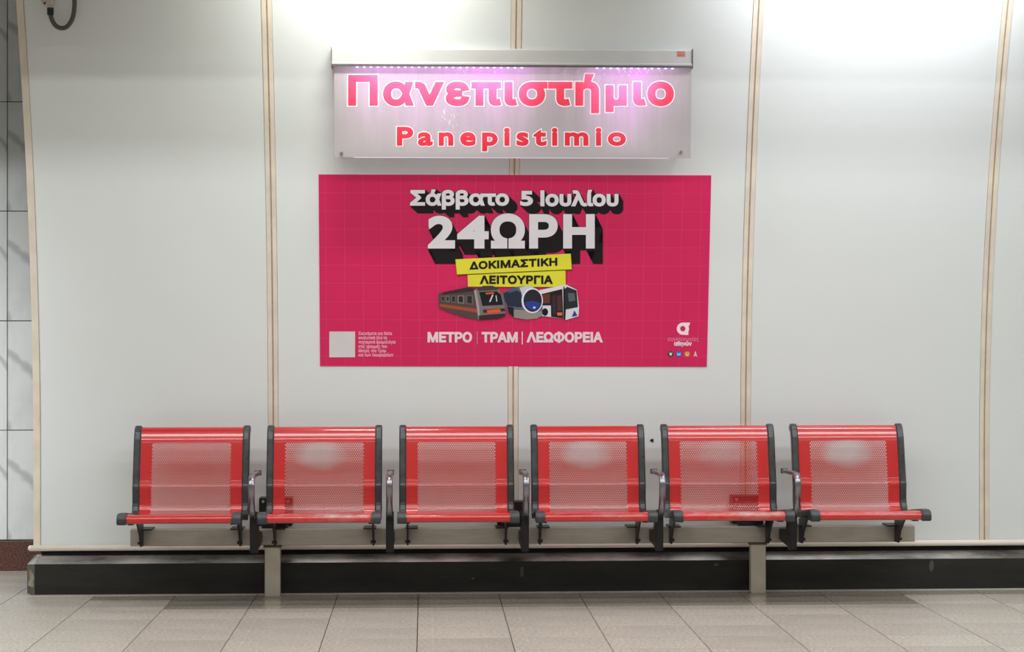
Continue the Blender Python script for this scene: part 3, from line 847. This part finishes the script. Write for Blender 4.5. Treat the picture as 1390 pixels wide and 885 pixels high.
printed('tram_picture', T, poster, wp, 'silver tram with an oval windscreen drawn on the poster')
T = [([z1([(930, 158), (1160, 108), (1195, 104), (1282, 148), (1302, 300), (1296, 375), (1190, 406), (1168, 394), (985, 372)])], (222, 222, 230), 5),
     ([z1([(972, 186), (1158, 140), (1166, 392), (1062, 378), (1060, 282), (986, 282)])], (30, 24, 34), 6),
     ([z1([(984, 192), (1050, 178), (1052, 262), (990, 264)])], (104, 56, 44), 6.5), ([z1([(1112, 200), (1148, 192), (1152, 330), (1116, 330)])], (88, 44, 44), 6.5),
     ([z1([(1114, 342), (1156, 342), (1156, 368), (1116, 368)])], (222, 120, 60), 6.8), ([z1([(1070, 196), (1102, 190), (1106, 360), (1074, 360)])], (52, 44, 52), 6.5),
     ([z1(ell(1010, 338, 26, 32, 20))], (18, 16, 20), 6.3), ([z1([(1180, 140), (1200, 122), (1280, 152), (1292, 296), (1188, 316)])], (38, 42, 48), 6.5),
     ([z1([(1206, 176), (1262, 176), (1270, 240), (1214, 250)])], (92, 98, 104), 7), ([z1([(1170, 112), (1182, 140), (1188, 316), (1184, 404), (1168, 394), (1166, 150)])], (26, 22, 28), 6.4),
     ([z1([(1240, 378), (1262, 324), (1288, 368)])], (48, 62, 160), 7)]
printed('bus_picture', T, poster, wp, 'white bus drawn on the poster')

# ================================================================ STATION NAME SIGN
YH = 9.86
hl = at(450.5, 79, YH); hr = at(939.5, 79, YH); ht = at(700, 66, YH).z; hb = at(700, 90.5, YH).z
sign = link('station_sign', None, None, ((hl.x+hr.x)/2, YH+.03, hb-.47))
tag(sign, 'edge-lit station name sign with red lettering on a clear panel', 'sign')
M_house = plain('satin_aluminium_housing', (206, 206, 204), .42, .25, .05, 4)
M_lip = plain('dark_housing_lip', (112, 108, 108), .4, .4)
zc = wall_y((ht+hb)/2)
bm = bmesh.new()
pr = [(YH+.10, ht), (YH+.01, ht), (YH, ht-.008), (YH, hb+.022), (YH-.006, hb+.016), (YH-.006, hb+.006), (YH, hb), (YH+.05, hb), (YH+.12, hb)]
a = [bm.verts.new((hl.x, y, z)) for y, z in pr]; b = [bm.verts.new((hr.x, y, z)) for y, z in pr]
bm.faces.new(a); bm.faces.new(b[::-1])
for i in range(len(pr)): j = (i+1) % len(pr); bm.faces.new((a[i], a[j], b[j], b[i]))
hs = obj('housing', bm, M_house, sign)
obj('lip', nb(hl.x-.001, hr.x+.001, YH-.009, YH+.002, hb-.002, hb+.008), M_lip, hs)
for x in (hl.x-.004, hr.x): obj('end_plate', nb(x, x+.004, YH-.007, YH+.10, hb-.004, ht+.002), M_lip, hs)
l0 = at(918.5, 69.5, YH); l1 = at(930.5, 77, YH)
lb = obj('maker_label', nb(l0.x, l1.x, YH-.001, YH, l1.z, l0.z), plain('peach_label', (214, 176, 160), .6), hs)
for k in (.2, .55, .85):
    zz = l0.z+(l1.z-l0.z)*k; obj('label_line', nb(l0.x+.003, l1.x-.003, YH-.0015, YH-.001, zz-.0022, zz+.0022), ink((190, 70, 48)), lb)
# clear panel, leaning slightly back at the bottom
pl = at(453.5, 150, YH+.02); pr_ = at(938.5, 150, YH+.02); zpb = at(700, 214, YH+.05).z
def pan_y(z): return YH+.02+(hb-z)/(hb-zpb)*.035
def signp(px, py, lay):
    d = ray(px, py); t_ = YH/d.y
    for _ in range(6): t_ = (pan_y(EYE+d.z*t_)-.006-.0009*lay)/d.y
    return Vector((d.x*t_, d.y*t_, EYE+d.z*t_))
def sign_mat(name, base, trans, ecol_top, ecol_bot, e_top, e_bot, sheet=False):
    """edge-lit plastic: light from the diode row dies away down the sheet"""
    t = NT(name); g = t.coord(); sep = t.add('ShaderNodeSeparateXYZ'); t.l(g, sep.inputs[0])
    n = t.noise(2.6, 2, .5, g, (1, 1, .5)); nv = t.noise(30, 2, .6, g, (1, 1, .06))
    H_ = hb-zpb
    h = t.mrange(sep.outputs[2], .47-H_, .47, 0, 1)
    u = t.mrange(sep.outputs[0], -.91, .91, 0, 1)
    gl = t.ramp(u, [(0, (.1,)*3), (.05, (.4,)*3), (.14, (.75,)*3), (.3, (.9,)*3), (.42, (1,)*3), (.5, (.8,)*3), (.58, (.35,)*3), (.68, (.28,)*3), (.78, (.8,)*3), (.86, (.75,)*3), (.93, (.35,)*3), (1, (.1,)*3)])
    bl = t.add('ShaderNodeRGBToBW'); t.l(gl, bl.inputs[0])
    k = t.math('MULTIPLY', t.math('MULTIPLY', t.mrange(n, .3, .65, .55, 1.1), bl.outputs[0]), t.math('POWER', h, .8 if sheet else 1.25))
    if sheet: k = t.math('MULTIPLY', k, t.mrange(nv, .3, .7, .8, 1.2))
    ec = t.mix(k, ecol_bot, ecol_top)
    es = t.mrange(k, 0, 1, e_bot, e_top)
    t.l(ec, t.b.inputs['Emission Color']); t.l(es, t.b.inputs['Emission Strength'])
    t.set(.35, 0, base, .4)
    if trans:
        tr = t.add('ShaderNodeBsdfTransparent'); mx = t.add('ShaderNodeMixShader'); mx.inputs[0].default_value = trans
        t.l(t.b.outputs[0], mx.inputs[1]); t.l(tr.outputs[0], mx.inputs[2]); t.l(mx.outputs[0], t.out.inputs[0])
    return t.m
M_sheet = sign_mat('edge_lit_acrylic', s2l((184, 178, 178)), .30, s2l((206, 106, 214)), s2l((206, 190, 200)), 1.35, .04, True)
M_red = sign_mat('red_lit_film', s2l((214, 40, 52)), 0, s2l((255, 170, 255)), s2l((240, 50, 60)), 2.1, .10)
M_wht = sign_mat('white_lit_film', s2l((240, 236, 240)), 0, (1, .9, 1), (1, 1, 1), .8, .15)
so = WL[sign.name]
bm = bmesh.new()
ZN = 2
cs = []
for z in (zpb, hb+.004):
    for x in (pl.x, pr_.x):
        cs.append([bm.verts.new(Vector((x, pan_y(z)+dy, z))-so) for dy in (-.005, .005)])
(a0, a1), (b0, b1), (c0_, c1_), (d0, d1) = cs
bm.faces.new((a0, b0, d0, c0_)); bm.faces.new((a1, c1_, d1, b1)); bm.faces.new((a0, a1, b1, b0)); bm.faces.new((c0_, d0, d1, c1_)); bm.faces.new((a0, c0_, c1_, a1)); bm.faces.new((b0, b1, d1, d0))
panel = obj('clear_panel', bm, M_sheet, sign, tuple(so))
polys, segs = lettering('Πανεπιστήμιο', 471, 916.2, 102.6, 145.0, 4.2, 7, 1.14)
printed('letter_outline', [(bold(polys, segs, 4.2), M_wht, 0)], sign, signp)
printed('greek_lettering', [(bold(polys, segs, 2.7), M_red, 1)], sign, signp)
polys, segs = lettering('Panepistimio', 537.5, 850.8, 170.8, 199.0, 2.7, 6, 1.34)
printed('letter_outline', [(bold(polys, segs, 2.7), M_wht, 0)], sign, signp)
printed('latin_lettering', [(bold(polys, segs, 1.5), M_red, 1)], sign, signp)
# scratches etched in the sheet, catching the light
sc_ = []
for cx_, cy_, n_, w_ in ((612, 160, 26, 13), (650, 95, 20, 30), (860, 97, 26, 40), (780, 98, 10, 20)):
    for k in range(n_):
        x = cx_+random.uniform(-w_, w_); y = cy_+random.uniform(-1, 1)*(13 if cx_ == 612 else 6); an = random.uniform(-.6, 1.8); ln = random.uniform(2, 7)
        dx, dy = math.sin(an)*ln/2, math.cos(an)*ln/2
        sc_.append([(x-dx-.18, y-dy), (x-dx+.18, y-dy), (x+dx+.18, y+dy), (x+dx-.18, y+dy)])
scr = printed('scratch_marks', [(sc_, M_wht, -.5)], sign, signp); scr['kind'] = 'stuff'
M_led = NT('lit_diode'); M_led.set(.3, 0, (.6, .5, 1.)); M_led.b.inputs['Emission Color'].default_value = (.5, .38, 1, 1); M_led.b.inputs['Emission Strength'].default_value = 2.4
M_edge = NT('glowing_panel_edge'); M_edge.set(.3, 0, (.75, .7, .85)); M_edge.b.inputs['Emission Color'].default_value = (.75, .62, 1, 1); M_edge.b.inputs['Emission Strength'].default_value = .25
k = 0
x = 485.0
while x < 918:
    on = 1 if (x < 488 or 494 < x < 712 or 802 < x < 916) else 0
    if on:
        p = at(x, 92.2, YH+.006); obj('diode', nb(p.x-.006, p.x+.006, YH-.0, YH+.012, hb-.007, hb-.0025), M_led.m, hs)
    x += 9.3
e0 = at(480, 214, YH+.05).x; e1 = at(908, 214, YH+.05).x
obj('panel_edge', nb(e0, e1, pan_y(zpb)-.005, pan_y(zpb)+.005, zpb-.002, zpb), M_edge.m, sign)
for px, py in ((463.5, 208.5), (924, 207)):
    p = at(px, py, pan_y(zpb+.02))
    so_ = obj('standoff', cyl(cyl(bmesh.new(), (p.x, p.y-.012, p.z), (p.x, p.y-.004, p.z), .0085, 14), (p.x, p.y+.004, p.z), (p.x, wall_y(p.z)-.001, p.z), .006, 12), M_chrome, sign)

# ================================================================ CONDUIT AND BRACKET AT THE TOP LEFT
p = [onwall(x, y, .05) for x, y in ((68.5, 18), (69.5, 24), (73, 31.5), (78, 36.5), (84.5, 38.3), (91, 36), (96.5, 29), (99.8, 19), (101, 8), (101.2, -6), (101, -30))]
con = obj('conduit', tube(bmesh.new(), smooth_path(p, 5), .0115, 12), plain('dark_ribbed_conduit', (84, 80, 68), .55), None, smooth=True)
tag(con, 'dark flexible cable conduit looping down at the top left of the wall', 'cable')
a = onwall(68.4, 10.5, .05); b = onwall(68.4, 20, .05)
obj('connector', cyl(bmesh.new(), tuple(a), tuple(b), .0165, 16), M_black, con)
bk = onwall(69, 0, .0)
M_cam = plain('pale_painted_bracket', (196, 186, 172), .5)
br = link('cable_bracket', None, None, tuple(bk)); tag(br, 'pale painted bracket at the top left edge above the looping cable', 'bracket')
a = onwall(64, -24, 0); b = onwall(76, 9.8, 0)
obj('box_body', nb(a.x, b.x, wall_y(b.z)-.085, wall_y(a.z)-.002+.0, b.z, a.z, bev=.004), M_cam, br)
bm = bmesh.new()
g0 = [onwall(x, y, .07) for x, y in ((54.5, -2), (57, 4.5), (60.5, 8.5), (64.5, 9), (64.5, -2))]
a_ = [bm.verts.new(v_) for v_ in g0]; b_ = [bm.verts.new(v_+Vector((0, .02, 0))) for v_ in g0]
bm.faces.new(a_); bm.faces.new(b_[::-1])
for i in range(5): j = (i+1) % 5; bm.faces.new((a_[i], a_[j], b_[j], b_[i]))
gs = obj('gusset', bm, M_cam, br)
bm = bmesh.new()
g0 = [onwall(x, y, .072) for x, y in ((58.6, 3), (63.2, 3), (61, 6.6))]
a_ = [bm.verts.new(v_) for v_ in g0]; b_ = [bm.verts.new(v_+Vector((0, .004, 0))) for v_ in g0]
bm.faces.new(a_); bm.faces.new(b_[::-1])
for i in range(3): j = (i+1) % 3; bm.faces.new((a_[i], a_[j], b_[j], b_[i]))
obj('slot', bm, M_black, gs)
